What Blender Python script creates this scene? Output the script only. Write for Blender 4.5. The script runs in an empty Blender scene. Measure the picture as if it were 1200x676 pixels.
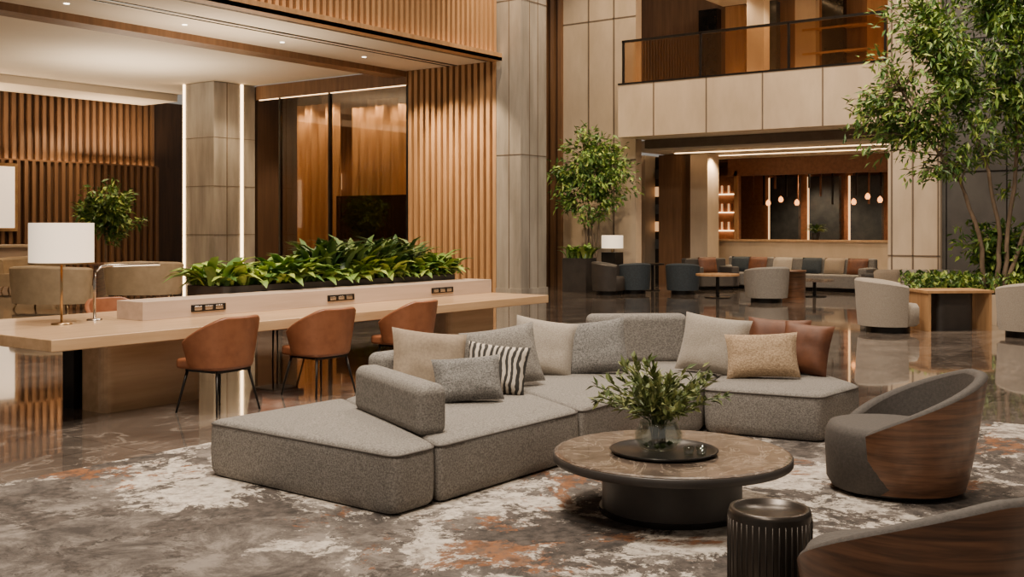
import bpy, math, random
from math import sin, cos, pi, radians, atan2, sqrt
from mathutils import Vector, Matrix, noise as mnoise
random.seed(7)
CA, SA = 0.806, 0.592
H = 1.65
def at(x, d):
    """survey frame (metres to the right, metres forward of the viewpoint) -> room axes"""
    return (CA*d + SA*x, SA*d - CA*x)
def face(fx, fd):
    a, b = at(fx, fd)
    return atan2(b, a) + pi/2      # local -Y is the front

# ------------------------------------------------------------ materials
def ramp(nt, fac, stops):
    r = nt.nodes.new('ShaderNodeValToRGB')
    els = r.color_ramp.elements
    while len(els) < len(stops): els.new(0.5)
    for e, (p, c) in zip(els, stops):
        e.position = p; e.color = (c[0], c[1], c[2], 1)
    nt.links.new(fac, r.inputs['Fac'])
    return r.outputs['Color']
def coords(nt, scale=(1,1,1), loc=(0,0,0), kind='Object'):
    t = nt.nodes.new('ShaderNodeTexCoord'); m = nt.nodes.new('ShaderNodeMapping')
    m.inputs['Scale'].default_value = scale; m.inputs['Location'].default_value = loc
    nt.links.new(t.outputs[kind], m.inputs['Vector']); return m.outputs['Vector']
def noise(nt, vec, scale=1, detail=6, rough=0.6, dist=0):
    n = nt.nodes.new('ShaderNodeTexNoise')
    n.inputs['Scale'].default_value = scale; n.inputs['Detail'].default_value = detail
    n.inputs['Roughness'].default_value = rough; n.inputs['Distortion'].default_value = dist
    nt.links.new(vec, n.inputs['Vector']); return n.outputs['Fac']
def mixc(nt, fac, a, b):
    m = nt.nodes.new('ShaderNodeMix'); m.data_type = 'RGBA'
    for sock, v in ((m.inputs[0], fac), (m.inputs[6], a), (m.inputs[7], b)):
        if hasattr(v, 'is_output'): nt.links.new(v, sock)
        elif isinstance(v, (int, float)): sock.default_value = v
        else: sock.default_value = (v[0], v[1], v[2], 1)
    return m.outputs[2]
def newmat(name):
    m = bpy.data.materials.new(name); m.use_nodes = True
    nt = m.node_tree; return m, nt, nt.nodes['Principled BSDF']
def M(name, c1, c2=None, rough=0.6, scale=(4,4,4), detail=5, bump=0, bscale=None, metal=0, lo=.35, hi=.65, dist=0, coat=0, sheen=0):
    m, nt, p = newmat(name)
    p.inputs['Roughness'].default_value = rough; p.inputs['Metallic'].default_value = metal
    p.inputs['Coat Weight'].default_value = coat; p.inputs['Coat Roughness'].default_value = 0.08
    if sheen: p.inputs['Sheen Weight'].default_value = sheen
    if c2 is None: c2 = tuple(x*0.8 for x in c1)
    n = noise(nt, coords(nt, scale), 1, detail, .6, dist)
    nt.links.new(ramp(nt, n, [(lo, c1), (hi, c2)]), p.inputs['Base Color'])
    if bump:
        b = nt.nodes.new('ShaderNodeBump'); b.inputs['Strength'].default_value = bump; b.inputs['Distance'].default_value = .01
        nb = noise(nt, coords(nt, bscale or scale), 1, 3, .6)
        nt.links.new(nb, b.inputs['Height']); nt.links.new(b.outputs['Normal'], p.inputs['Normal'])
    return m
def E(name, col, s):
    m, nt, p = newmat(name)
    p.inputs['Base Color'].default_value = (*col, 1)
    p.inputs['Emission Color'].default_value = (*col, 1); p.inputs['Emission Strength'].default_value = s
    return m
def G(name, tint, fac=.12):
    m, nt, p = newmat(name); nt.nodes.remove(p)
    t = nt.nodes.new('ShaderNodeBsdfTransparent'); t.inputs[0].default_value = (*tint, 1)
    g = nt.nodes.new('ShaderNodeBsdfGlossy'); g.inputs['Roughness'].default_value = .03
    x = nt.nodes.new('ShaderNodeMixShader'); x.inputs[0].default_value = fac
    nt.links.new(t.outputs[0], x.inputs[1]); nt.links.new(g.outputs[0], x.inputs[2])
    nt.links.new(x.outputs[0], nt.nodes['Material Output'].inputs['Surface']); return m

oak_v  = M('oak_slat', (.52,.30,.14), (.38,.205,.09), .5, (9,9,.6))
oak_dk = M('dark_wood_vertical', (.085,.044,.023), (.055,.028,.015), .5, (9,9,.6))
slat_dk= M('walnut_slat', (.22,.115,.056), (.145,.074,.036), .5, (9,9,.6))
oak_t  = M('oak_table', (.62,.41,.235), (.48,.30,.16), .3, (.7,9,9), coat=.25)
oak_p  = M('pale_ash', (.56,.435,.345), (.46,.35,.27), .4, (.7,9,9))
walnut = M('walnut_veneer', (.20,.092,.046), (.058,.026,.014), .36, (2.0,2.0,30), detail=4, lo=.32, hi=.68, dist=.6, coat=.2)
redwal = M('red_walnut',(.30,.13,.065),(.21,.09,.045),.4,(1,9,9))
stone_c= M('column_stone', (.40,.365,.32), (.22,.20,.175), .45, (2.2,2.2,.35), bump=.05, detail=9)
beige  = M('beige_panel', (.60,.48,.355), (.50,.395,.285), .5, (2,2,.8))
beige_d= M('beige_joint', (.16,.12,.09), None, .7)
cream  = M('ceiling_plaster', (.78,.68,.55), (.74,.64,.51), .8, (.5,.5,.5))
grey_w = M('slate_wall', (.11,.105,.10), (.065,.062,.06), .45, (1,1,.6))
black  = M('black_metal', (.018,.016,.015), (.028,.025,.023), .3, metal=.6)
dkglass= M('dark_panel', (.012,.012,.012), (.02,.018,.016), .12)
blueg  = M('smoked_mirror', (.05,.058,.065), (.08,.085,.09), .2)
chrome = M('brushed_steel', (.62,.56,.5), (.5,.45,.4), .25, metal=1)
brass  = M('brass', (.55,.38,.2), (.45,.3,.16), .3, metal=1)
fab    = M('sofa_fabric', (.31,.287,.26), (.15,.138,.125), .95, (95,95,95), detail=4, bump=.7, bscale=(180,180,180), lo=.38, hi=.62)
fab_lt = M('light_boucle', (.43,.375,.31), (.30,.26,.215), .95, (90,90,90), bump=.6, bscale=(160,160,160), sheen=.2)
fab_gr = M('grey_weave', (.28,.27,.258), (.095,.092,.088), .95, (90,40,90), bump=.7, bscale=(120,120,120))
fab_ta = M('taupe_linen', (.32,.25,.18), (.25,.195,.14), .9, (50,50,50), bump=.4, bscale=(200,200,200))
fab_be = M('beige_textured', (.58,.42,.27), (.30,.205,.125), .95, (75,75,75), bump=.9, bscale=(75,75,75))
rust   = M('rust_leather', (.15,.052,.021), (.095,.032,.013), .6, (8,8,8), bump=.1)
leather= M('cognac_leather', (.28,.105,.048), (.20,.07,.031), .38, (7,7,7), bump=.1)
uph_gr = M('chair_grey_upholstery', (.075,.065,.058), (.052,.045,.040), .75, (60,60,60), bump=.2, bscale=(150,150,150))
uph_bl = M('slate_blue_upholstery', (.028,.040,.052), (.018,.026,.034), .8, (30,30,30))
uph_be = M('beige_leather', (.42,.31,.19), (.34,.25,.15), .5, (5,5,5))
piping = M('dark_piping', (.09,.08,.072), None, .9)
soil   = M('soil', (.03,.02,.014), None, .95)
pot_m  = M('dark_planter', (.045,.038,.034), (.03,.026,.024), .45)
bronze = M('dark_bronze', (.055,.046,.04), (.035,.03,.026), .32, (6,6,2), metal=.7)
bark   = M('bark', (.26,.19,.13), (.16,.115,.08), .85, (14,14,4), bump=.4)
curt   = M('curtain_cloth', (.50,.36,.23), (.40,.28,.175), .9, (6,6,.5))
leafs  = [M('leaf_a', (.08,.17,.035), (.05,.12,.025), .42), M('leaf_b', (.19,.31,.055), (.12,.22,.04), .42), M('leaf_c', (.42,.53,.10), (.29,.40,.07), .42)]
leafd  = [M('leaf_d', (.04,.09,.022), (.025,.06,.015), .45), M('leaf_e', (.08,.15,.035), (.055,.11,.026), .45), M('leaf_f', (.14,.20,.05), (.10,.15,.038), .45)]
leafo  = [M('leaf_g', (.10,.14,.04), (.07,.105,.03), .5), M('leaf_h', (.19,.235,.075), (.14,.18,.055), .5), M('leaf_i', (.34,.36,.14), (.26,.29,.10), .5)]
shade  = E('lamp_shade_glow', (1,.84,.64), .9)
led    = E('warm_led', (1,.66,.33), 9)
led_s  = E('soft_led', (1,.64,.32), 5.0)
led_x  = E('dim_led', (1,.58,.26), 1.6)
bulb   = E('amber_bulb', (1,.36,.09), 3.5)
down   = E('downlight_disc', (1,.86,.66), 8)
bottle = E('backlit_shelf', (1,.55,.24), .8)
glass_b= G('bronze_glass', (.80,.68,.54), .09)
glass_v= G('vase_glass', (.85,.88,.85), .18)

zebra, nt, p = newmat('zebra_fabric'); p.inputs['Roughness'].default_value = .9
w = nt.nodes.new('ShaderNodeTexWave'); w.inputs['Scale'].default_value = 7; w.inputs['Distortion'].default_value = 4
w.inputs['Detail'].default_value = 2; w.inputs['Detail Scale'].default_value = 1.2
nt.links.new(coords(nt), w.inputs['Vector'])
nt.links.new(ramp(nt, w.outputs['Fac'], [(.45,(.03,.028,.025)),(.55,(.52,.46,.39))]), p.inputs['Base Color'])

# marble floor
marble, nt, p = newmat('polished_marble')
v = coords(nt)
n1 = noise(nt, v, .55, 10, .64, 1.6)
base = ramp(nt, n1, [(.3,(.064,.050,.042)),(.5,(.132,.107,.090)),(.7,(.235,.195,.165))])
n2 = noise(nt, coords(nt, (1,1.6,1), (7,3,0)), .8, 8, .6, 2.2)
vein = ramp(nt, n2, [(.48,(0,0,0)),(.497,(.7,.7,.7)),(.514,(0,0,0))])
c = mixc(nt, vein, base, (.40,.34,.29))
br = nt.nodes.new('ShaderNodeTexBrick'); br.offset = 0; br.inputs['Scale'].default_value = 1
br.inputs['Brick Width'].default_value = 2.4; br.inputs['Row Height'].default_value = 1.2
br.inputs['Mortar Size'].default_value = .006
br.inputs['Color1'].default_value = (.75,.75,.75,1); br.inputs['Color2'].default_value = (1.2,1.2,1.2,1); br.inputs['Mortar'].default_value = (.35,.35,.35,1)
nt.links.new(v, br.inputs['Vector'])
mm = nt.nodes.new('ShaderNodeMix'); mm.data_type='RGBA'; mm.blend_type='MULTIPLY'; mm.inputs[0].default_value=1
nt.links.new(c, mm.inputs[6]); nt.links.new(br.outputs['Color'], mm.inputs[7])
nt.links.new(mm.outputs[2], p.inputs['Base Color']); p.inputs['Roughness'].default_value = .07
p.inputs['Coat Weight'].default_value = .7; p.inputs['Coat Roughness'].default_value = .03

# carpet: grey ground with worn ivory, charcoal and rust patches
carpet, nt, p = newmat('abstract_carpet'); p.inputs['Roughness'].default_value = .95
v = coords(nt)
g0 = noise(nt, v, 2.2, 13, .80, .5)
grey = ramp(nt, g0, [(.40,(.045,.038,.034)),(.5,(.115,.098,.087)),(.60,(.235,.205,.18))])
sep = nt.nodes.new('ShaderNodeSeparateXYZ'); nt.links.new(v, sep.inputs[0])
mr = nt.nodes.new('ShaderNodeMapRange'); mr.inputs[1].default_value = 3.0; mr.inputs[2].default_value = 4.3
mr.inputs[3].default_value = -.14; mr.inputs[4].default_value = .018; nt.links.new(sep.outputs[0], mr.inputs[0])
def addn(a_, b_):
    q = nt.nodes.new('ShaderNodeMath'); q.operation='ADD'; nt.links.new(a_, q.inputs[0]); nt.links.new(b_, q.inputs[1]); return q.outputs[0]
n1 = noise(nt, coords(nt, (1,1,1), (3,1,0)), 1.0, 15, .80, .3)
wm = ramp(nt, addn(n1, mr.outputs[0]), [(.500,(0,0,0)),(.510,(1,1,1))])
n4 = noise(nt, v, 12, 8, .75, 0)
whit = ramp(nt, n4, [(.38,(.27,.23,.195)),(.56,(.60,.54,.47))])
c = mixc(nt, wm, grey, whit)
n2 = noise(nt, coords(nt, (1,1,1), (11,5,0)), .9, 15, .78, .5)
rm = ramp(nt, addn(n2, mr.outputs[0]), [(.548,(0,0,0)),(.566,(.92,.92,.92))])
c = mixc(nt, rm, c, ramp(nt, n4, [(.42,(.24,.090,.028)),(.58,(.085,.042,.022))]))
n3 = noise(nt, coords(nt, (1,1,1), (-6,9,0)), 1.1, 15, .80, .4)
dm = ramp(nt, n3, [(.520,(0,0,0)),(.532,(1,1,1))])
c = mixc(nt, dm, c, ramp(nt, n4, [(.4,(.030,.025,.022)),(.65,(.11,.09,.078))]))
nt.links.new(c, p.inputs['Base Color'])
bp = nt.nodes.new('ShaderNodeBump'); bp.inputs['Strength'].default_value=.4; bp.inputs['Distance'].default_value=.005
nt.links.new(noise(nt, v, 120, 2), bp.inputs['Height']); nt.links.new(bp.outputs[0], p.inputs['Normal'])

# veined brown marble top
tstone, nt, p = newmat('brown_marble_top'); p.inputs['Roughness'].default_value=.22; p.inputs['Coat Weight'].default_value=.3
v = coords(nt)
bs = ramp(nt, noise(nt, v, 4, 12, .7, 1.0), [(.35,(.050,.037,.029)),(.5,(.105,.078,.061)),(.66,(.20,.15,.118))])
vn = ramp(nt, noise(nt, coords(nt,(1,1,1),(4,2,1)), 2.6, 8, .65, 2.5), [(.475,(0,0,0)),(.5,(.8,.8,.8)),(.52,(0,0,0))])
nt.links.new(mixc(nt, vn, bs, (.36,.29,.225)), p.inputs['Base Color'])

# ------------------------------------------------------------ mesh builder
class B:
    def __init__(s): s.v=[]; s.f=[]; s.mi=[]; s.sm=[]; s.mats=[]
    def m(s, mat):
        if mat not in s.mats: s.mats.append(mat)
        return s.mats.index(mat)
    def add(s, vs, fs, mat, smooth=False):
        o = len(s.v); i = s.m(mat); s.v += [tuple(q) for q in vs]
        for f in fs: s.f.append([o+k for k in f]); s.mi.append(i); s.sm.append(smooth)
    def box(s, x0,x1,y0,y1,z0,z1, mat):
        s.add([(x0,y0,z0),(x1,y0,z0),(x1,y1,z0),(x0,y1,z0),(x0,y0,z1),(x1,y0,z1),(x1,y1,z1),(x0,y1,z1)],
              [(3,2,1,0),(4,5,6,7),(0,1,5,4),(1,2,6,5),(2,3,7,6),(3,0,4,7)], mat)
    def prism(s, poly, z0, z1, mat, smooth=False):
        ar = sum(poly[i][0]*poly[(i+1)%len(poly)][1]-poly[(i+1)%len(poly)][0]*poly[i][1] for i in range(len(poly)))
        if ar < 0: poly = poly[::-1]
        n = len(poly)
        s.add([(x,y,z0) for x,y in poly]+[(x,y,z1) for x,y in poly],
              [tuple(range(n))[::-1], tuple(range(n,2*n))]+[(i,(i+1)%n,n+(i+1)%n,n+i) for i in range(n)], mat, smooth)
    def lathe(s, prof, mat, cx=0, cy=0, seg=40, smooth=True):
        vs=[]; n=len(prof)
        for k in range(seg):
            t=2*pi*k/seg
            for r,z in prof: vs.append((cx+r*cos(t), cy+r*sin(t), z))
        fs=[(k*n+j, ((k+1)%seg)*n+j, ((k+1)%seg)*n+j+1, k*n+j+1) for k in range(seg) for j in range(n-1)]
        s.add(vs, fs, mat, smooth)
        for j,rev in ((0,True),(n-1,False)):
            if prof[j][0] > 1e-2:
                idx=[k*n+j for k in range(seg)]
                s.add([vs[i] for i in idx], [tuple(range(seg))[::-1] if rev else tuple(range(seg))], mat)
    def cyl(s, cx,cy,z0,z1,r,mat,seg=32): s.lathe([(r,z0),(r,z1)], mat, cx, cy, seg)
    def tube(s, pts, rad, mat, seg=8, smooth=True, cap=True):
        pts=[Vector(q) for q in pts]; n=len(pts)
        if not hasattr(rad,'__len__'): rad=[rad]*n
        vs=[]
        for i,pt in enumerate(pts):
            d=(pts[min(i+1,n-1)]-pts[max(i-1,0)])
            if d.length<1e-6: d=Vector((0,0,1))
            d.normalize()
            up=Vector((0,0,1)) if abs(d.z)<.9 else Vector((1,0,0))
            a=d.cross(up).normalized(); b2=a.cross(d)
            for k in range(seg):
                t=2*pi*k/seg; vs.append(pt+rad[i]*(a*cos(t)+b2*sin(t)))
        fs=[(i*seg+k,(i+1)*seg+k,(i+1)*seg+(k+1)%seg,i*seg+(k+1)%seg) for i in range(n-1) for k in range(seg)]
        if cap: fs += [tuple(range(seg)), tuple(range((n-1)*seg,n*seg))[::-1]]
        s.add(vs, fs, mat, smooth)
    def grid(s, rows, mat, smooth=True, closed=False):
        n=len(rows); m=len(rows[0]); vs=[q for r in rows for q in r]
        fs=[(i*m+j,(i*m)+(j+1)%m,(i+1)*m+(j+1)%m,(i+1)*m+j) for i in range(n-1) for j in range(m if closed else m-1)]
        s.add(vs, fs, mat, smooth)
    def done(s, name, loc=(0,0,0), rz=0, bevel=0, seg=3, parent=None, rx=0, sub=0, solid=0):
        me=bpy.data.meshes.new(name); me.from_pydata(s.v,[],s.f)
        for m in s.mats: me.materials.append(m)
        me.polygons.foreach_set('material_index', s.mi); me.polygons.foreach_set('use_smooth', s.sm)
        me.update()
        o=bpy.data.objects.new(name, me); bpy.context.scene.collection.objects.link(o)
        o.location=loc; o.rotation_euler=(rx,0,rz)
        if parent: o.parent=parent
        if solid:
            q=o.modifiers.new('solid','SOLIDIFY'); q.thickness=solid; q.offset=0
        if bevel:
            q=o.modifiers.new('bevel','BEVEL'); q.width=bevel; q.segments=seg; q.limit_method='ANGLE'; q.angle_limit=radians(40)
            me.polygons.foreach_set('use_smooth',[True]*len(me.polygons))
            w=o.modifiers.new('wn','WEIGHTED_NORMAL'); w.keep_sharp=False
        if sub:
            q=o.modifiers.new('sub','SUBSURF'); q.levels=sub; q.render_levels=sub
        return o
def empty(name, loc=(0,0,0), rz=0):
    o=bpy.data.objects.new(name,None); bpy.context.scene.collection.objects.link(o); o.location=loc; o.rotation_euler=(0,0,rz); o.empty_display_size=.2; return o
def roundpoly(poly, r, n=5):
    out=[]; N=len(poly)
    for i in range(N):
        p0=Vector(poly[i-1]); p1=Vector(poly[i]); p2=Vector(poly[(i+1)%N])
        d0=(p0-p1); d2=(p2-p1); rr=min(r,d0.length*.45,d2.length*.45)
        a=p1+d0.normalized()*rr; c=p1+d2.normalized()*rr
        for k in range(n+1):
            t=k/n; q=a*(1-t)**2+p1*2*t*(1-t)+c*t*t; out.append((q.x,q.y))
    return out

# ------------------------------------------------------------ room shell
b=B(); b.box(-12,46,-14,50,-.2,0,marble); b.done('floor')
b=B(); b.prism(roundpoly([(-4,-7),(9.7,-7),(9.7,6.7),(-4,6.7)],.05),0,.012,carpet); b.done('area_rug')
b=B(); b.box(-12,21.3,-14,16.1,12,12.2,cream); b.done('ceiling')
b=B()
b.box(-12,21.4,16.5,19.2,5.75,6.0,cream)
b.box(-12,21.4,19.2,19.75,5.6,6.0,slat_dk)
b.box(-12,21.4,19.75,30.7,5.82,6.0,cream); b.box(-12,21.4,28.9,30.7,5.6,5.82,cream)
b.box(-12,21.4,17.45,17.53,5.735,5.752,black)
b.box(-12,21.4,17.7,17.74,5.735,5.752,black)
for i in range(6):
    b.lathe([(.05,5.742),(.05,5.75)], down, 6+i*2.6, 18.4, 16)
b.done('ceiling_lower')
b=B(); b.box(-12,21.3,16.25,16.45,5.75,12,oak_dk)
x=-2.0
while x<21.3: b.box(x,x+.09,16.13,16.25,5.85,12,oak_v); x+=.18
b.box(-12,21.3,15.95,16.25,5.72,5.80,oak_v); b.box(-12,21.3,15.95,15.98,5.72,5.90,oak_v)
b.box(-12,21.3,16.0,16.1,5.80,5.82,led_s)
b.done('wall_fascia')
b=B(); b.box(21.6,21.9,16.22,19.15,0,5.8,oak_dk)
y=16.25
while y<19.1: b.box(21.45,21.6,y,y+.11,0,5.8,oak_v); y+=.2
b.done('wall_slat')
b=B(); b.box(21.4,22.5,15.45,16.2,0,12,stone_c)
for yy in (15.8,): b.box(21.39,21.41,yy,yy+.02,0,12,beige_d)
for xx in (21.75,22.1): b.box(xx,xx+.02,15.44,15.46,0,12,beige_d)
for zz in (3.4,7.2): b.box(21.39,22.5,15.44,16.2,zz,zz+.015,beige_d)
b.box(21.37,22.53,15.42,16.2,0,.12,stone_c)
b.done('stone_pier')
# glazed partition room
b=B(); b.box(24.2,24.4,17,25.5,0,5.82,slat_dk); b.done('wall_glazed_room_back')
b=B(); b.box(21.92,24.2,19.15,19.3,0,5.82,oak_dk); b.done('wall_glazed_room_side')
b=B(); b.box(21.6,24.2,25.3,25.5,0,5.82,oak_dk); b.done('wall_glazed_room_end')
b=B()
b.box(21.4,21.6,19.17,25.15,5.4,5.8,slat_dk); b.box(21.47,21.53,19.2,25.1,5.385,5.4,led_s)
for yy in (19.17,22.1,24.15): b.box(21.45,21.55,yy,yy+.07,0,5.4,black)
b.box(21.45,21.55,19.17,25.1,0,.12,black)
b.box(21.49,21.51,19.22,22.1,0.12,5.4,glass_b); b.box(21.49,21.51,22.17,24.15,.12,5.4,glass_b)
b.box(21.7,21.76,19.35,22.1,.12,2.5,dkglass)
b.done('window_partition')
def curtain(name, a, b0, b1, z0, z1):
    q=B(); n=int((b1-b0)*16); rows=[]
    for k in range(n+1):
        y=b0+(b1-b0)*k/n; xx=a+.09*sin(k*1.35)+.02*sin(k*.61)
        rows.append([(xx,y,z0),(xx+.01,y,(z0+z1)/2),(xx,y,z1)])
    q.grid(rows, curt); return q.done(name)
curtain('window_curtain',22.1,19.5,21.9,2.3,5.0); curtain('window_curtain',22.1,22.35,24.1,.05,5.2); curtain('window_curtain',23.4,21.3,22.5,.05,5.4)
b=B(); b.box(24.02,24.2,24.4,24.8,2.8,3.3,shade); b.box(24.05,24.2,24.55,24.65,2.2,2.8,brass); b.done('wall_sconce')
b=B(); b.box(19.9,21.4,25.2,26.6,0,5.8,stone_c)
for zz in (1.4,2.8,4.2): b.box(19.89,21.4,25.19,26.61,zz,zz+.015,beige_d)
b.box(20.35,20.38,25.185,25.21,0,5.8,beige_d)
b.box(20.86,20.94,25.17,25.21,0,5.8,led); b.box(19.87,19.91,26.5,26.58,0,5.8,led)
b.done('clad_column')
b=B(); b.box(-12,24,31.1,31.4,0,5.82,oak_dk); b.box(-12,24,30.85,31.1,0,3.6,oak_dk)
x=2.0
while x<22: b.box(x,x+.11,30.99,31.1,3.62,5.8,slat_dk); b.box(x,x+.11,30.74,30.85,0,3.6,slat_dk); x+=.24
b.box(2,22,30.76,30.86,3.6,3.65,slat_dk); b.box(2,22,30.9,30.97,3.6,3.63,led)
b.done('wall_rear')
b=B(); b.box(14.6,17.1,30.66,30.72,1.5,3.5,brass); b.box(14.7,17.0,30.64,30.68,1.6,3.4,shade); b.done('backlit_wall_panel')

b=B(); b.box(25,25.3,14.3,16.6,0,12,beige); b.box(25,25.3,16.6,20,0,12,oak_dk)
for yy in (14.95,15.75): b.box(24.985,25.01,yy,yy+.04,0,12,beige_d)
for zz in (3.4,7.2): b.box(24.985,25.01,14.3,16.6,zz,zz+.03,beige_d)
y=16.6
while y<20: b.box(24.9,25,y,y+.12,0,12,slat_dk); y+=.25
b.done('wall_tall')
b=B()
b.box(24,24.25,7.45,14.25,3.93,5.27,beige)
for k in range(1,5): b.box(23.985,24.01,7.4+k*1.45,7.43+k*1.45,3.93,5.27,beige_d)
b.box(24.25,29.95,7.45,14.25,3.95,4.1,cream); b.box(24.25,29.95,7.45,14.25,5.0,5.19,beige)
b.box(23.98,24.3,7.45,14.25,5.27,5.31,black)
b.done('balcony')
b=B(); b.box(25.3,25.5,7.45,14.2,3.72,3.94,beige_d)
b.box(25.5,29.95,7.45,14.6,3.66,3.94,cream)
b.box(26.6,26.68,7.6,14,3.64,3.665,led_s); b.box(28.2,28.26,7.6,14,3.64,3.665,led_s)
b.done('ceiling_lounge')
b=B(); b.box(24.1,24.16,7.47,14.2,6.36,6.42,black)
for yy in (7.47,9.7,11.95,14.14): b.box(24.1,24.16,yy,yy+.05,5.31,6.4,black)
b.box(24.12,24.14,7.5,14.15,5.31,6.36,glass_b); b.done('balcony_railing')
b=B()
b.box(30.6,30.9,5,18,5.2,9,slat_dk)
for k,yy in enumerate((7.2,8.2,9.3,10.6,11.4,12.6,13.6,14.5)):
    b.box(30.3,30.6,yy,yy+.62,5.2,8.3,[beige,blueg,oak_v,dkglass][k%4])
    b.box(30.54,30.6,yy+.64,yy+.69,5.3,8.2,led_x)
b.box(30.28,30.6,8.2,11.8,7.3,7.36,oak_v); b.box(30.28,30.6,8.2,11.8,6.6,6.66,oak_v)
b.done('wall_mezzanine')
b=B(); b.box(24.6,30.2,7.4,14.25,8.3,8.5,cream)
for yy in (9,11.5,13): b.box(26.5,29.5,yy,yy+.06,8.27,8.3,led_s)
b.done('ceiling_mezzanine')
q=B(); q.box(28,28.4,12.0,12.5,5.19,8.3,beige); q.done('mezzanine_column')
b=B(); b.box(24,25.5,6.3,7.4,0,12,beige)
for yy in (6.32,6.85,7.3): b.box(23.985,24.01,yy,yy+.035,0,12,beige_d)
for zz in (1.0,3.6,6.4): b.box(23.985,24.01,6.3,7.4,zz,zz+.025,beige_d)
b.box(24.15,25.5,-14,6.3,0,12,grey_w)
for k in range(14): b.box(24.13,24.16,6.2-k*1.2,6.22-k*1.2,0,12,black)
for zz in (2.8,5.6): b.box(24.135,24.16,-14,6.3,zz,zz+.02,black)
b.done('wall_right')
b=B()
b.box(27,29.9,15.15,18,0,3.66,beige); b.box(26.99,27.02,15.7,15.74,0,3.66,beige_d)
b.box(27.6,27.8,14.6,15.15,0,3.64,dkglass)
for k in range(5): b.box(27.5,27.6,14.75,15.1,1.0+k*.5,1.28+k*.5,bottle if k%2 else blueg)
b.box(26.9,27.7,13.95,14.65,0,3.64,slat_dk); b.box(27,27.7,13.2,13.72,0,3.64,beige)
b.done('wall_lounge_side')
b=B()
b.box(30,30.3,7.4,18,0,1.2,beige); b.box(29.96,30.5,7.4,14.7,1.2,1.26,oak_t)
b.box(30,30.3,14.6,18,1.2,3.66,slat_dk); b.box(30,30.3,7.4,8.9,1.2,3.66,beige)
b.box(30,30.2,8.9,14.0,3.15,3.66,redwal)
b.box(30,30.12,8.9,9.0,1.26,3.3,oak_v); b.box(30,30.12,13.7,13.8,1.26,3.3,oak_v)
b.box(33,33.2,7,18,0,4,redwal); b.box(30.2,33,7,18,3.6,3.7,oak_dk)
for yy in (9.0,10.3,11.6,12.9): b.box(32.8,33,yy,yy+.95,1.2,3.2,blueg); b.box(32.9,33,yy+1.0,yy+1.05,1.2,3.2,led_x)
for k in range(14): b.box(31.6,31.65,9.2+k*.36,9.25+k*.36,2.3+.5*((k*7)%3)/2,3.6,redwal if k%2 else black)
b.done('wall_bar')
b=B()
b.box(30.3,30.6,13.85,14.55,1.26,3.2,redwal)
for k in range(3): b.box(30.2,30.31,13.9,14.5,1.5+k*.55,1.53+k*.55,led_s); 
for k in range(3):
    for j in range(5): b.cyl(30.25,13.98+j*.11,1.53+k*.55,1.78+k*.55,.03,bottle if j%2 else redwal,8)
b.done('bar_shelf')
for yy,zz in ((9.75,2.4),(10.1,2.5),(10.5,2.35),(12.2,2.35),(12.7,2.45),(13.1,2.35)):
    q=B(); q.tube([(0,0,3.6),(0,0,zz+.1)],.01,black,6); q.lathe([(.01,zz+.1),(.06,zz+.05),(.075,zz-.02),(.04,zz-.08)],bulb,seg=14); q.done('pendant_lamp',(30.9,yy,0))

# ------------------------------------------------------------ foliage
def leaf(q, p, d, L, W, mat):
    d=d.normalized(); up=Vector((0,0,1)); s=d.cross(up)
    if s.length<.05: s=Vector((1,0,0))
    s.normalize(); n=s.cross(d)
    ro=random.uniform(-.8,.8); s,n=(s*cos(ro)+n*sin(ro)),(n*cos(ro)-s*sin(ro))
    m=p+d*L*.45
    q.add([p, m+s*W*.5+n*W*.15, p+d*L-n*L*.08, m-s*W*.5+n*W*.15],[(0,1,2),(0,2,3)],mat)
def arch_leaf(q, p, az, el, L, W, mat, n=4):
    pt=Vector(p); rows=[]; e=el
    for k in range(n+1):
        t=k/n; w=W*(sin(pi*min(1,t*.92+.08))**.8)*.5 if k<n else .004
        s=Vector((-sin(az),cos(az),0)); d=Vector((cos(az)*cos(e),sin(az)*cos(e),sin(e)))
        rows.append([pt+s*w+Vector((0,0,w*.3)), pt.copy(), pt-s*w+Vector((0,0,w*.3))])
        pt=pt+d*(L/n); e-=radians(22)
    q.grid(rows, mat)
def rnd(): 
    while True:
        v=Vector((random.uniform(-1,1),random.uniform(-1,1),random.uniform(-1,1)))
        if .1<v.length<1: return v
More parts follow.
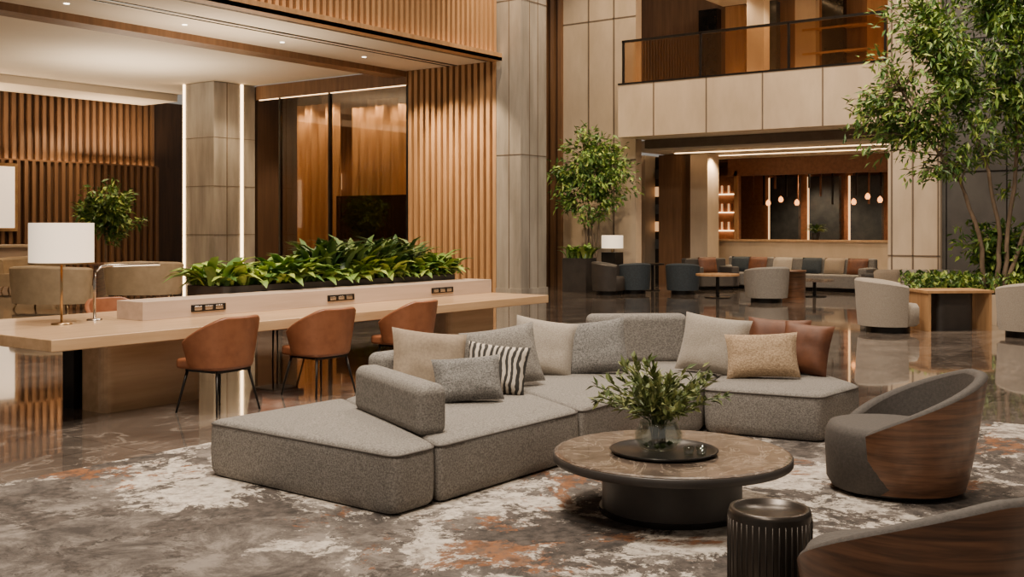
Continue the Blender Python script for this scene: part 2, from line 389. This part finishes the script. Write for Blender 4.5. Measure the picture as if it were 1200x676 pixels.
def tree(name, loc, trunks, blobs, nleaf, L, W, mats, base=None, tr=.03, twigs=60):
    q=B()
    if base: base(q)
    tips=[]
    for tk in trunks:
        pts=[Vector(t) for t in tk]; n=len(pts)
        fine=[]
        for i in range(n-1):
            for k in range(4):
                fine.append(pts[i].lerp(pts[i+1],k/4)+Vector((random.uniform(-1,1),random.uniform(-1,1),0))*.02)
        fine.append(pts[-1]); N=len(fine)
        q.tube(fine,[tr*(1-.7*i/N) for i in range(N)],bark,7); tips+=fine[N//3:]
    vol=[b_[1][0]*b_[1][1]*b_[1][2] for b_ in blobs]; tot=sum(vol)
    for bi,(c,r) in enumerate(blobs):
        c=Vector(c)
        for k in range(max(5,int(twigs*vol[bi]/tot))):
            v=rnd(); v=v.normalized()*(v.length**.5)
            e=c+Vector((v.x*r[0],v.y*r[1],v.z*r[2]))
            s=min(tips,key=lambda t:(t-e).length+.6*max(0,t.z-e.z)+.3*random.random())
            m=s.lerp(e,.5)+Vector((0,0,.08*(e-s).length))
            q.tube([s,m,e],[tr*.3,tr*.2,tr*.08],bark,4)
            nl=int(nleaf*vol[bi]/tot/max(5,int(twigs*vol[bi]/tot)))
            for j in range(nl):
                t=random.uniform(.35,1.0)
                base_=(m.lerp(e,(t-.5)*2) if t>.5 else s.lerp(m,t*2))
                off=rnd()*.16*max(1,(r[0]))
                dd=rnd()*.9+(e-s).normalized()*.5+Vector((0,0,-.35))
                leaf(q, base_+off*1.3, dd, L*random.uniform(.6,1.2), W*random.uniform(.7,1.1), random.choices(mats,[4,4,1.6])[0])
    return q.done(name, loc)
def potbase(r,h):
    def f(q): q.lathe([(r*.8,0),(r,h),(r*.9,h),(r*.88,h-.05),(0.001,h-.05)],pot_m,seg=24); q.lathe([(r*.87,h-.05),(.001,h-.045)],soil,seg=24)
    return f
a_,b_=at(-10.7,28.5)
tree('potted_ficus_tree',(a_,b_,0),[[(0,0,.3),(.05,.05,1.0),(0,.1,1.8)]],[((0,0,2.25),(.75,.75,.75)),((.2,-.3,1.7),(.6,.6,.4))],2000,.22,.09,leafs,potbase(.3,.6),.04,50)
tree('potted_olive_tree',(23.75,14.85,0),[[(0,0,.3),(.05,0,1.2),(-.1,.1,2.4),(-.15,.15,3.4)],[(.03,0,.4),(.1,-.1,1.5),(.1,-.3,2.8)],[(0,.05,.4),(-.1,.2,1.6),(-.2,.5,2.7)]],
     [((-.1,0,3.35),(.85,.95,.85)),((0,-.6,2.8),(.7,.75,.6)),((-.3,.55,2.8),(.6,.7,.6)),((-.2,.0,2.2),(.6,.6,.45))],3800,.18,.075,leafs,potbase(.3,.7),.035,120)
R_=lambda x,d,z:(*at(x,d),z)
tree('indoor_tree',(*at(8.25,18.4),0),
     [[R_(0,0,.5),R_(.1,.1,1.5),R_(-.1,.1,2.6),R_(-.5,.2,3.8),R_(-.9,.2,4.8)],
      [R_(.1,0,.5),R_(.25,.1,1.6),R_(.35,0,3.0),R_(.3,0,4.4),R_(.1,0,5.8)],
      [R_(-.15,.1,.5),R_(-.3,0,1.5),R_(-.6,.1,2.4),R_(-1.2,.2,3.3),R_(-1.5,.3,4.0)],
      [R_(.1,0,.5),R_(.5,.1,1.5),R_(.9,0,2.6),R_(1.3,0,3.8)]],
     [(R_(-1.5,.1,3.9),(1.0,1.0,.9)),(R_(-.5,0,4.9),(1.0,1.0,.9)),(R_(.6,.1,4.6),(1.2,1.2,1.1)),(R_(-.3,0,3.5),(.9,.9,.8)),(R_(-1.9,.2,3.3),(.6,.6,.55)),
      (R_(1.1,0,3.3),(.8,.8,.7)),(R_(.4,.3,5.8),(1.2,1.2,.7)),(R_(-1.2,.2,5.2),(.8,.8,.6)),(R_(.6,.2,2.5),(.45,.45,.35)),(R_(-1.1,.1,2.75),(.55,.55,.35))],
     14500,.18,.062,leafs,None,.045,440)
tree('understory_shrub',(*at(8.75,18.9),0),[[(0,0,.3),(0,0,.9)]],[(R_(0,0,1.25),(.6,.6,.5)),(R_(-.6,0,1.35),(.5,.5,.35)),(R_(.6,0,1.2),(.6,.6,.5))],2600,.17,.08,leafs,None,.03,70)
q=B()
q.box(-2.2,2.2,-.6,.6,0,.5,beige); q.box(-2.1,2.1,-.5,.5,.48,.51,soil)
for k in range(3400):
    p_=Vector((random.uniform(-2.15,2.15),random.uniform(-.58,.58),random.uniform(.5,.82)))
    leaf(q,p_,rnd()+Vector((0,0,.6)),.1,.06,random.choice(leafs))
q.done('hedge_planter',(*at(9.0,18.6),0),face(-.1,-1))
q=B(); q.box(-.35,.35,-.25,.25,0,.85,pot_m)
for k in range(90): arch_leaf(q,(random.uniform(-.3,.3),random.uniform(-.2,.2),.83),random.uniform(0,2*pi),radians(random.uniform(60,88)),random.uniform(.3,.55),.11,random.choice(leafs))
q.done('plant_trough',(22.95,14.75,0),pi/2)

# ------------------------------------------------------------ communal desk
D=empty('communal_table')
q=B(); q.box(4.74,11.7,8.0,10.2,.65,.75,oak_t); q.done('top',bevel=.008,parent=D)
for i,(x0,x1) in enumerate(((5.55,6.6),(10.3,11.25))):
    q=B(); q.prism(roundpoly([(x0,8.52),(x1,8.52),(x1,8.93),(x0,8.93)],.10),0,.65,oak_t); q.done('base_%d'%(i+1),parent=D)
    q=B(); q.box(x0-.02,x0+.35,8.97,9.15,0,.65,black); q.done('base_plate_%d'%(i+1),parent=D)
    q=B(); q.prism(roundpoly([(x0+.5,9.3),(x1,9.3),(x1,9.6),(x0+.5,9.6)],.10),0,.65,oak_t); q.done('base_rear_%d'%(i+1),parent=D)
q=B(); q.box(6.2,11.65,8.9,9.32,.75,.93,oak_p)
for xx in (6.75,8.6,10.4):
    q.box(xx,xx+.42,8.885,8.91,.80,.87,black)
    for k in range(3): q.box(xx+.03+k*.13,xx+.12+k*.13,8.88,8.89,.815,.855,chrome)
q.done('power_console',bevel=.004,parent=D)
q=B()
q.box(7.5,11.4,9.34,9.95,.75,1.0,pot_m); q.box(7.53,11.37,9.37,9.92,.99,1.005,soil)
for k in range(1150):
    x=random.uniform(7.5,11.5); y=random.uniform(9.36,9.92)
    cl=.5+.5*sin(x*5.1+1)
    L=random.uniform(.22,.42)*(.8+.5*cl)
    az=random.uniform(0,2*pi)
    sec=int((x*1.7)%3)
    wts=[[2,5,3],[1,3,7],[3,3,4]][sec]
    arch_leaf(q,(x,y,1.0),az,radians(random.uniform(25,82)),L,random.uniform(.10,.165),random.choices(leafs,wts)[0])
for k in range(240):
    x=random.uniform(9.0,10.8); y=random.uniform(9.4,9.9)
    arch_leaf(q,(x,y,1.05),random.uniform(0,2*pi),radians(random.uniform(60,88)),random.uniform(.45,.68),.085,random.choice(leafd))
q.done('planter_box_with_plants')

def dining_chair(loc, rz):
    E_=empty('dining_chair',loc,rz)
    q=B(); rows=[]
    n=28
    for k in range(n+1):
        ph=radians(-112+224*k/n)
        t=abs(ph)/radians(112)
        zt=.86-.22*(max(0,t-.3)/.7)**1.2
        row=[]
        for j in range(6):
            s=j/5; z=.41+(zt-.41)*s; r=.25+.06*s
            sx_=1.12; 
            row.append((sin(ph)*r*sx_, cos(ph)*r*.98+.02, z))
        rows.append(row)
    q.grid(rows,leather); q.done('shell',parent=E_,solid=.05,bevel=.016)
    q=B(); q.prism(roundpoly([(-.26,-.29),(.26,-.29),(.25,.2),(.1,.25),(-.1,.25),(-.25,.2)],.08),.39,.48,leather); q.done('seat',parent=E_,bevel=.025)
    q=B(); q.box(-.2,.2,-.2,.2,.365,.39,black)
    for sx in (-1,1):
        for sy in (-1,1): q.tube([(sx*.19,sy*.18,.38),(sx*.26,sy*.25,0)],[.014,.009],black,8)
    q.done('legs',parent=E_)
for x_,r_ in ((6.24,.10),(7.46,-.02),(8.72,.08)): dining_chair((x_,7.84,0), pi+r_)
for x_ in (7.0,9.2): dining_chair((x_,10.45,0), 0)

q=B(); q.lathe([(.09,0),(.09,.015),(.012,.02)],brass); q.tube([(0,0,.01),(0,0,.6)],.011,brass); 
q.lathe([(.28,.56),(.28,.93)],shade,seg=48); q.lathe([(.284,.555),(.284,.57)],brass,seg=48)
q.done('table_lamp',(5.55,9.2,.75))
q=B(); q.lathe([(.07,0),(.07,.015),(.01,.02)],chrome); q.tube([(0,0,.0),(0,0,.40),(.02,0,.47),(.07,0,.51),(.14,0,.52),(.72,0,.52)],.014,chrome)
q.box(.2,.72,-.02,.02,.505,.513,shade); q.done('desk_lamp',(5.98,9.35,.75),.0)

# ------------------------------------------------------------ sectional sofa
S=empty('sectional_sofa')
mods=[[(4.50,4.12),(4.85,4.11),(5.75,5.8),(4.56,5.84)],
      [(4.860,4.11),(6.36,4.08),(7.31,5.75),(5.760,5.8)],
      [(6.370,4.08),(7.05,4.1),(7.79,3.86),(9.44,4.33),(9.15,5.15),(8.35,5.6),(7.320,5.75)],
      [(7.8,3.85),(7.95,2.95),(8.7,2.9),(9.3,3.5),(9.45,4.32)]]
for i,poly in enumerate(mods):
    rp=roundpoly(poly,.075,5)
    c=Vector((sum(p_[0] for p_ in poly)/len(poly),sum(p_[1] for p_ in poly)/len(poly)))
    # softly crowned upholstered block: side wall, rolled edge, domed top
    q=B()
    def ringpts(off,z):
        out=[]
        for x,y in rp:
            v=Vector((x,y))-c; v=c+v*(1-off/v.length); out.append((v.x,v.y,z))
        return out
    rows=[ringpts(.035,.022),ringpts(.008,.05),ringpts(0,.10),ringpts(-.004,.20),ringpts(0,.31),ringpts(.006,.345),ringpts(.022,.366),ringpts(.05,.376)]
    for f_,z_ in ((.88,.382),(.7,.388),(.45,.392),(.2,.393)):
        rows.append([(c.x+(x-c.x)*f_,c.y+(y-c.y)*f_,z_) for x,y in rp])
    q.grid(rows,fab,closed=True)
    q.add(rows[-1],[tuple(range(len(rp)))],fab,True); q.add(rows[0],[tuple(range(len(rp)))],fab)
    q.done('seat_module_%d'%(i+1),parent=S)
    pts=ringpts(.004,.352); pts.append(pts[0])
    g=B(); g.tube(pts,.0065,piping,6,cap=False); g.done('piping_%d'%(i+1),parent=S)
    q=B(); q.prism([((x-c.x)*.95+c.x,(y-c.y)*.95+c.y) for x,y in rp],.012,.04,black); q.done('plinth_%d'%(i+1),parent=S)
def pad(nm,cx,cy,rz,L,T,h,z0=.365):
    q=B(); q.box(-L/2,L/2,-T/2,T/2,0,h,fab); q.done(nm,(cx,cy,z0),rz,bevel=.065,seg=6,parent=S)
pad('arm_pad',5.27,4.80,atan2(1.02,.48)-pi,1.14,.20,.32)
pad('back_pad_1',6.55,5.64,-.03,1.2,.20,.33)
pad('back_pad_2',7.95,5.55,-.18,.85,.20,.39)
pad('back_pad_3',8.93,5.10,radians(-50),.95,.22,.46)
pad('back_pad_4',9.25,4.25,radians(-82),.85,.20,.38)

def pillow(x,d,z,w,h,fx,fd,mat,tilt=22,t=.20,roll=0):
    q=B(); n=16
    for sgn in (-1,1):
        rows=[]
        for i in range(n+1):
            u=-1+2*i/n; row=[]
            for j in range(n+1):
                v=-1+2*j/n
                th=(max(0,(1-u**4))*max(0,(1-v**4)))**.55
                px=u*w/2*(1-.07*(1-v*v)*abs(u)); pz=v*h/2*(1-.07*(1-u*u)*abs(v))
                wr=.016*mnoise.noise(Vector((u*2.3+x,v*2.3,sgn+d)))*th
                row.append((px, sgn*t/2*th+wr, pz))
            rows.append(row if sgn<0 else row[::-1])
        q.grid(rows,mat)
    a_,b_=at(x,d)
    o=q.done('throw_pillow',(a_,b_,z),face(fx,fd),rx=-radians(tilt)); o.rotation_euler.rotate_axis('Y',radians(roll)); return o
zs=.385
pillow(-.62,8.12,zs+.24,.60,.50,.45,-1,fab_ta,20,roll=8)
pillow(-.32,7.78,zs+.165,.50,.34,.1,-1,fab_gr,26,roll=-4)
pillow(-.12,8.20,zs+.185,.48,.39,-.1,-1,zebra,24,roll=6)
pillow(-.08,8.62,zs+.225,.62,.49,.2,-1,fab,20,roll=-8)
pillow(.27,9.25,zs+.23,.54,.50,.0,-1,fab_lt,20,roll=9)
pillow(.72,9.3,zs+.225,.54,.48,-.1,-1,fab_gr,20,roll=-7)
pillow(1.74,9.35,zs+.24,.60,.52,-.5,-1,fab_lt,20,roll=6)
pillow(2.08,9.0,zs+.19,.60,.39,-.2,-1,fab_be,24,roll=-3)
pillow(2.32,9.42,zs+.23,.54,.48,-.3,-1,rust,18,roll=2)
pillow(2.50,9.22,zs+.22,.44,.45,-.7,-1,rust,18,roll=4)

# ------------------------------------------------------------ coffee table + vase
ca,cb=at(.92,6.24)
q=B(); q.lathe([(.001,.355),(.655,.355),(.675,.350),(.675,.325),(.66,.30),(.001,.30)][::-1],tstone,seg=96,smooth=False)
q.lathe([(.679,.300),(.683,.305),(.683,.342),(.677,.346)],pot_m,seg=96)
q.lathe([(.40,.012),(.40,.30)],pot_m,seg=72); q.lathe([(.415,.012),(.415,.04)],black,seg=72)
q.done('coffee_table',(ca,cb,0))
ta,tb=at(.87,6.2)
q=B(); q.lathe([(.001,0),(.29,0),(.31,.02),(.30,.024),(.285,.012),(.001,.012)],black,seg=64); q.done('serving_tray',(ta,tb,.355))
q=B(); va,vb=at(.84,6.2)
q.lathe([(.05,0),(.10,.01),(.135,.06),(.135,.10),(.11,.15),(.105,.17),(.10,.165),(.105,.15),(.128,.10),(.128,.06),(.09,.02),(.001,.015)],glass_v,seg=48)
for k in range(54):
    az=random.uniform(0,2*pi); el=random.uniform(.35,1.5); L=random.uniform(.22,.41)
    p0=Vector((random.uniform(-.04,.04),random.uniform(-.04,.04),.04)); d=Vector((cos(az)*cos(el),sin(az)*cos(el),sin(el)))
    p1=Vector((p0.x+d.x*.03,p0.y+d.y*.03,.17)); p2=p1+d*L+Vector((0,0,-.04))
    q.tube([p0,p1,p1.lerp(p2,.5)+Vector((0,0,.03)),p2],[.003]*4,leafo[0],4)
    for j in range(26):
        t=random.uniform(.15,1.05); c=p1.lerp(p2,t)
        leaf(q,c,rnd()*.8+d*.7,random.uniform(.045,.08),random.uniform(.02,.032),random.choices(leafo,[3,4,2.4])[0])
for k in range(22): q.lathe([(.001,.02),(.02,.035),(.001,.05)],leafd[2],cx=random.uniform(-.07,.07),cy=random.uniform(-.07,.07),seg=8)
q.done('glass_vase_with_greenery',(va,vb,.367))
for dx in (.15,.22):
    x_,y_=at(.84+dx,6.06); q=B(); q.lathe([(.025,0),(.032,.05),(.029,.05),(.022,.006),(.001,.006)],glass_v,seg=24); q.done('tea_glass',(x_,y_,.367))

# ------------------------------------------------------------ tub seats
def tub(q, span, rb, rt, thick, zb, zfun, mo, mi, n=40, yscale=1.0):
    outer=[];inner=[];top=[]
    for k in range(n+1):
        ph=radians(-span+2*span*k/n); t=abs(ph)/radians(span); zt=zfun(t)
        R=lambda z,off: (sin(ph)*(rb+(rt-rb)*min(1.2,(z-zb)/(.72-zb))**.8+off), cos(ph)*(rb+(rt-rb)*min(1.2,(z-zb)/(.72-zb))**.8+off)*yscale, z)
        outer.append([R(zb+(zt-thick*.25-zb)*j/8+1e-4,0) for j in range(9)])
        ct=zt-thick*.25
        top.append([R(ct,0),R(zt-thick*.07,-thick*.14),R(zt,-thick*.5),R(zt-thick*.1,-thick*.86),R(ct-.01,-thick)])
        inner.append([R(ct-.01,-thick)]+[R(ct-.01+(zb+.02-ct)*j/4,-thick*1.05) for j in range(1,5)])
    q.grid(outer,mo); q.grid(top,mi); q.grid(inner,mi)
    for row_o,row_t,row_i in ((outer[0],top[0],inner[0]),(outer[-1],top[-1],inner[-1])):
        loop=row_o+row_t[1:]+row_i[1:]; q.add(loop,[tuple(range(len(loop)))],mo)
def barrel(loc,rz):
    E_=empty('barrel_armchair',loc,rz)
    q=B()
    tub(q,128,.37,.49,.075,.05,lambda t:.76-.34*max(0,(t-.12)/.88)**1.3,walnut,uph_gr,n=52)
    q.done('shell',parent=E_)
    q=B(); q.lathe([(.33,.04),(.36,.09),(.37,.30),(.365,.38),(.34,.425),(.28,.435),(.001,.435)],uph_gr,cy=-.09,seg=56); q.done('seat',parent=E_)
    q=B(); q.lathe([(.30,0.012),(.30,.05)],black,seg=48); q.done('base',parent=E_)
    return E_
barrel((*at(2.42,6.72),0), face(-1,.16))
barrel((*at(1.50,3.97),0), face(-.46,.88))
def tubchair(name,loc,rz,mat,s=1.0,h=.76):
    q=B()
    tub(q,125,.40,.44,.15,.1,lambda t:h-.10*t*t,mat,mat)
    q.lathe([(.30,.1),(.34,.14),(.34,.38),(.31,.44),(.001,.45)],mat,cy=-.08,seg=36)
    q.lathe([(.3,0),(.3,.1)],black,seg=24)
    o=q.done(name,loc,rz); o.scale=(s,s,1); return o
tubchair('tub_armchair',(*at(5.9,17.0),0),face(1,-.25),fab_lt,1.12,.84)
tubchair('tub_armchair',(*at(7.75,16.2),0),face(-.5,1),fab_lt,1.12,.84)
tubchair('tub_armchair',(*at(5.55,23.6),0),face(-.3,1),fab,1.12,.78)
tubchair('lounge_chair',(*at(3.0,26.6),0),face(-.2,1),uph_bl,.95,.76)
tubchair('lounge_chair',(*at(4.15,26.3),0),face(.3,1),uph_bl,.95,.76)
tubchair('lounge_chair',(22.45,13.6,0),face(1,-.2),pot_m,.95,.8)
q=B(); n=40; q.lathe([(.165,.012),(.175,.03),(.175,.43),(.168,.45),(.15,.45),(.145,.435),(.001,.435)],bronze,seg=n*2)
for k in range(n):
    t=2*pi*k/n; q.tube([(.174*cos(t),.174*sin(t),.03),(.174*cos(t),.174*sin(t),.41)],.005,bronze,6)
q.done('drum_side_table',(*at(1.10,4.62),0))

# ------------------------------------------------------------ right lounge furniture
q=B(); q.box(-.55,.55,-.35,.35,.60,.64,oak_v); q.prism(roundpoly([(-.3,-.2),(.3,-.2),(.3,.2),(-.3,.2)],.1),0,.60,pot_m)
q.box(-.52,-.48,-.33,.33,0,.6,oak_v); q.box(.48,.52,-.33,.33,0,.6,oak_v); q.done('wood_side_table',(*at(7.0,17.3),0),face(0.1,-1))
def rtable(name,x,d,r,h,top):
    q=B(); q.lathe([(r,h-.04),(r,h)],top,seg=36); q.lathe([(.04,.02),(.04,h-.04)],black,seg=16); q.lathe([(r*.6,0),(r*.6,.02)],black,seg=30); q.done(name,(*at(x,d),0))
rtable('round_side_table',4.75,25.0,.5,.55,oak_v); rtable('round_side_table',3.6,27.7,.3,.7,black)
q=B(); q.lathe([(.26,0),(.26,.62),(.28,.62),(.28,.66),(.001,.66)],walnut,seg=36); q.done('drum_wood_table',(*at(6.35,24.4),0))
rtable('round_side_table',7.1,25.4,.45,.4,tstone)
def longsofa(name,loc,rz,L,mat,cush,h=.8):
    q=B(); q.box(-L/2,L/2,-.45,.45,.08,.42,mat); q.box(-L/2,L/2,.25,.5,.08,h,mat)
    q.box(-L/2-.02,-L/2+.2,-.45,.5,.08,.6,mat); q.box(L/2-.2,L/2+.02,-.45,.5,.08,.6,mat); q.box(-L/2+.1,L/2-.1,-.38,.4,0,.08,black)
    E_=q.done(name,loc,rz,bevel=.05)
    for k,(x,m) in enumerate(cush):
        g=B(); n=8
        for sgn in (-1,1):
            rows=[[((-1+2*i/n)*.26, sgn*.08*(max(0,1-(-1+2*i/n)**4)*max(0,1-(-1+2*j/n)**4))**.5,(-1+2*j/n)*.22) for j in range(n+1)] for i in range(n+1)]
            g.grid(rows,m)
        g.done('cushion_%d'%(k+1),(x,.13,.62),0,parent=E_,rx=-.3)
longsofa('lounge_sofa',(*at(7.4,28.3),0),face(-.592,-.806),4.0,fab,[(-1.6,uph_bl),(-1.1,rust),(-.4,fab_lt),(.4,uph_bl),(1.0,fab_ta),(1.6,rust)],.82)
longsofa('lounge_sofa',(*at(7.7,20.3),0),face(0,-1),2.0,uph_gr,[(-.6,fab_ta),(-.1,fab_lt),(.5,fab_gr)],.75)
longsofa('lounge_sofa',(*at(5.2,28.4),0),face(.3,-1),1.2,uph_gr,[(0,rust)],.8)
q=B(); q.box(-.2,.2,-.2,.2,.0,1.0,black); q.lathe([(.03,1.0),(.03,1.12)],brass,seg=12); q.lathe([(.27,1.1),(.27,1.42)],shade,seg=32); q.done('console_lamp',(23.3,14.0,0))
q=B(); q.lathe([(.1,0),(.14,.2),(.001,.2)],pot_m,seg=16)
for k in range(90): arch_leaf(q,(0,0,.18),random.uniform(0,2*pi),radians(random.uniform(40,88)),random.uniform(.25,.45),.07,random.choice(leafs))
q.done('potted_plant',(30.15,11.35,1.26))

# ------------------------------------------------------------ left lounge
def loveseat(loc,rz):
    q=B()
    tub(q,115,.80,.86,.2,.12,lambda t:.88-.06*t,uph_be,uph_be,n=36,yscale=.62)
    q.prism(roundpoly([(-.7,-.42),(.7,-.42),(.68,.3),(.4,.42),(-.4,.42),(-.68,.3)],.1),.14,.45,uph_be)
    for sx in (-1,1):
        for sy in (-1,1): q.tube([(sx*.55,sy*.3,.14),(sx*.6,sy*.34,0)],.02,brass,8)
    q.done('loveseat',loc,rz)
loveseat((*at(-9.2,21.6),0),face(.2,1)); loveseat((*at(-8.3,24.4),0),face(-.2,1))
loveseat((*at(-12.3,27.6),0),face(.2,-1))
q=B(); q.box(-.9,.9,-.4,.4,.70,.76,walnut); q.box(-.8,-.7,-.35,.35,0,.7,walnut); q.box(.7,.8,-.35,.35,0,.7,walnut); q.done('wood_console_table',(*at(-9.2,26.2),0),face(0,-1))
q=B(); q.box(10,16.4,28.2,29.2,0,1.08,oak_p); q.box(9.9,16.5,28.1,29.3,1.08,1.14,beige); q.done('reception_desk')

# ------------------------------------------------------------ lights
def area(name,loc,size,power,col=(1,.86,.68),rot=(0,0,0),sy=None):
    l=bpy.data.lights.new(name,'AREA'); l.energy=power; l.color=col; l.size=size
    if sy: l.shape='RECTANGLE'; l.size_y=sy
    o=bpy.data.objects.new(name,l); o.location=loc; o.rotation_euler=rot; bpy.context.scene.collection.objects.link(o); return o
def spot(loc,power,ang=80,col=(1,.73,.44),tgt=None,r=.08):
    l=bpy.data.lights.new('downlight_and_fill','SPOT'); l.energy=power; l.color=col; l.spot_size=radians(ang); l.spot_blend=.7; l.shadow_soft_size=r  # shared by ceiling downlights and the added fill spots
    o=bpy.data.objects.new('downlight_and_fill',l); o.location=loc
    if tgt: o.rotation_euler=(Vector(tgt)-Vector(loc)).to_track_quat('-Z','Y').to_euler()
    bpy.context.scene.collection.objects.link(o)
area('added_overhead_light',(5,5,11.9),2.2,1650,(1,.86,.70)); area('added_overhead_light',(-1,1.5,11.9),2.5,900,(1,.86,.70)); area('added_overhead_light',(14,8,11.9),4,1100,(1,.81,.62))  # unseen area lights added overhead; second lights faces turned to the camera
area('added_overhead_light',(18,3,11.9),3,900,(1,.82,.64))
for x in (6,11,16,20): spot((x,24,5.7),380,110)
for x in (8,13,18): spot((x,18.0,5.7),260,90)
for x in (14,18): spot((x,29.2,5.5),450,80,tgt=(x,31,2))
for x in (10,15,20): area('ceiling_uplight_fill',(x,30.3,3.9),3,120,(1,.73,.46),(pi,0,0),.3)
area('ceiling_uplight_fill',(16.5,24,3.9),3.0,190,(1,.82,.60),(pi,0,0))  # unseen uplight added mid-room to brighten the ceiling, no cove here
area('ceiling_uplight_fill',(14.5,18,3.9),3.0,110,(1,.79,.56),(pi,0,0),1)  # another added uplight, hanging free below the front ceiling strip
for y in (9,11,13): spot((27.2,y,3.6),240,120); spot((29.3,y,3.6),130,90)
for y in (9,12): spot((31.8,y,3.5),260,120)
for y in (9,11,13): spot((27.8,y,8.2),300,130)
for y in (20.3,23.2): spot((22.9,y,5.3),360,110)
for y in (19.9,20.8,21.6,22.6,23.6): spot((21.68,y,5.35),220,90,tgt=(22.3,y,3))
for y in (16.6,17.6,18.6): spot((20.2,y,5.7),650,70,tgt=(21.5,y,2.6))
spot((17.5,22,5.7),450,70,tgt=(20,25.3,3))
spot((19.5,14.4,11),2200,50,tgt=(21.5,15.8,4)); spot((20.5,11,11),1900,70,tgt=(24,11,4.5)); spot((20.5,6.5,11),800,60,tgt=(24,6.8,4))
spot((21.5,14,11),1200,60,tgt=(25,15.4,4)); 
spot((8.5,7.6,11.5),3000,36,tgt=(9.3,9.4,1)); spot((16,4.0,11.5),2100,45,tgt=(19,4.5,4))  # first is an unseen spot added to brighten the desk planter
spot((1.5,0.5,11.5),3000,42,(1,.83,.64),tgt=(6.5,8.3,.4),r=.3)  # out-of-frame fill spot added to light the desk front and base
W=bpy.data.worlds.new('World'); bpy.context.scene.world=W; W.use_nodes=True
W.node_tree.nodes['Background'].inputs[0].default_value=(1,.88,.74,1); W.node_tree.nodes['Background'].inputs[1].default_value=.28

# ------------------------------------------------------------ camera
cam=bpy.data.cameras.new('camera'); co=bpy.data.objects.new('camera',cam); bpy.context.scene.collection.objects.link(co)
cam.sensor_width=36; cam.lens=38.04; cam.shift_y=-.0608; cam.clip_end=200
co.location=(0,0,H); co.rotation_euler=(pi/2,0,atan2(SA,CA)-pi/2)
bpy.context.scene.camera=co
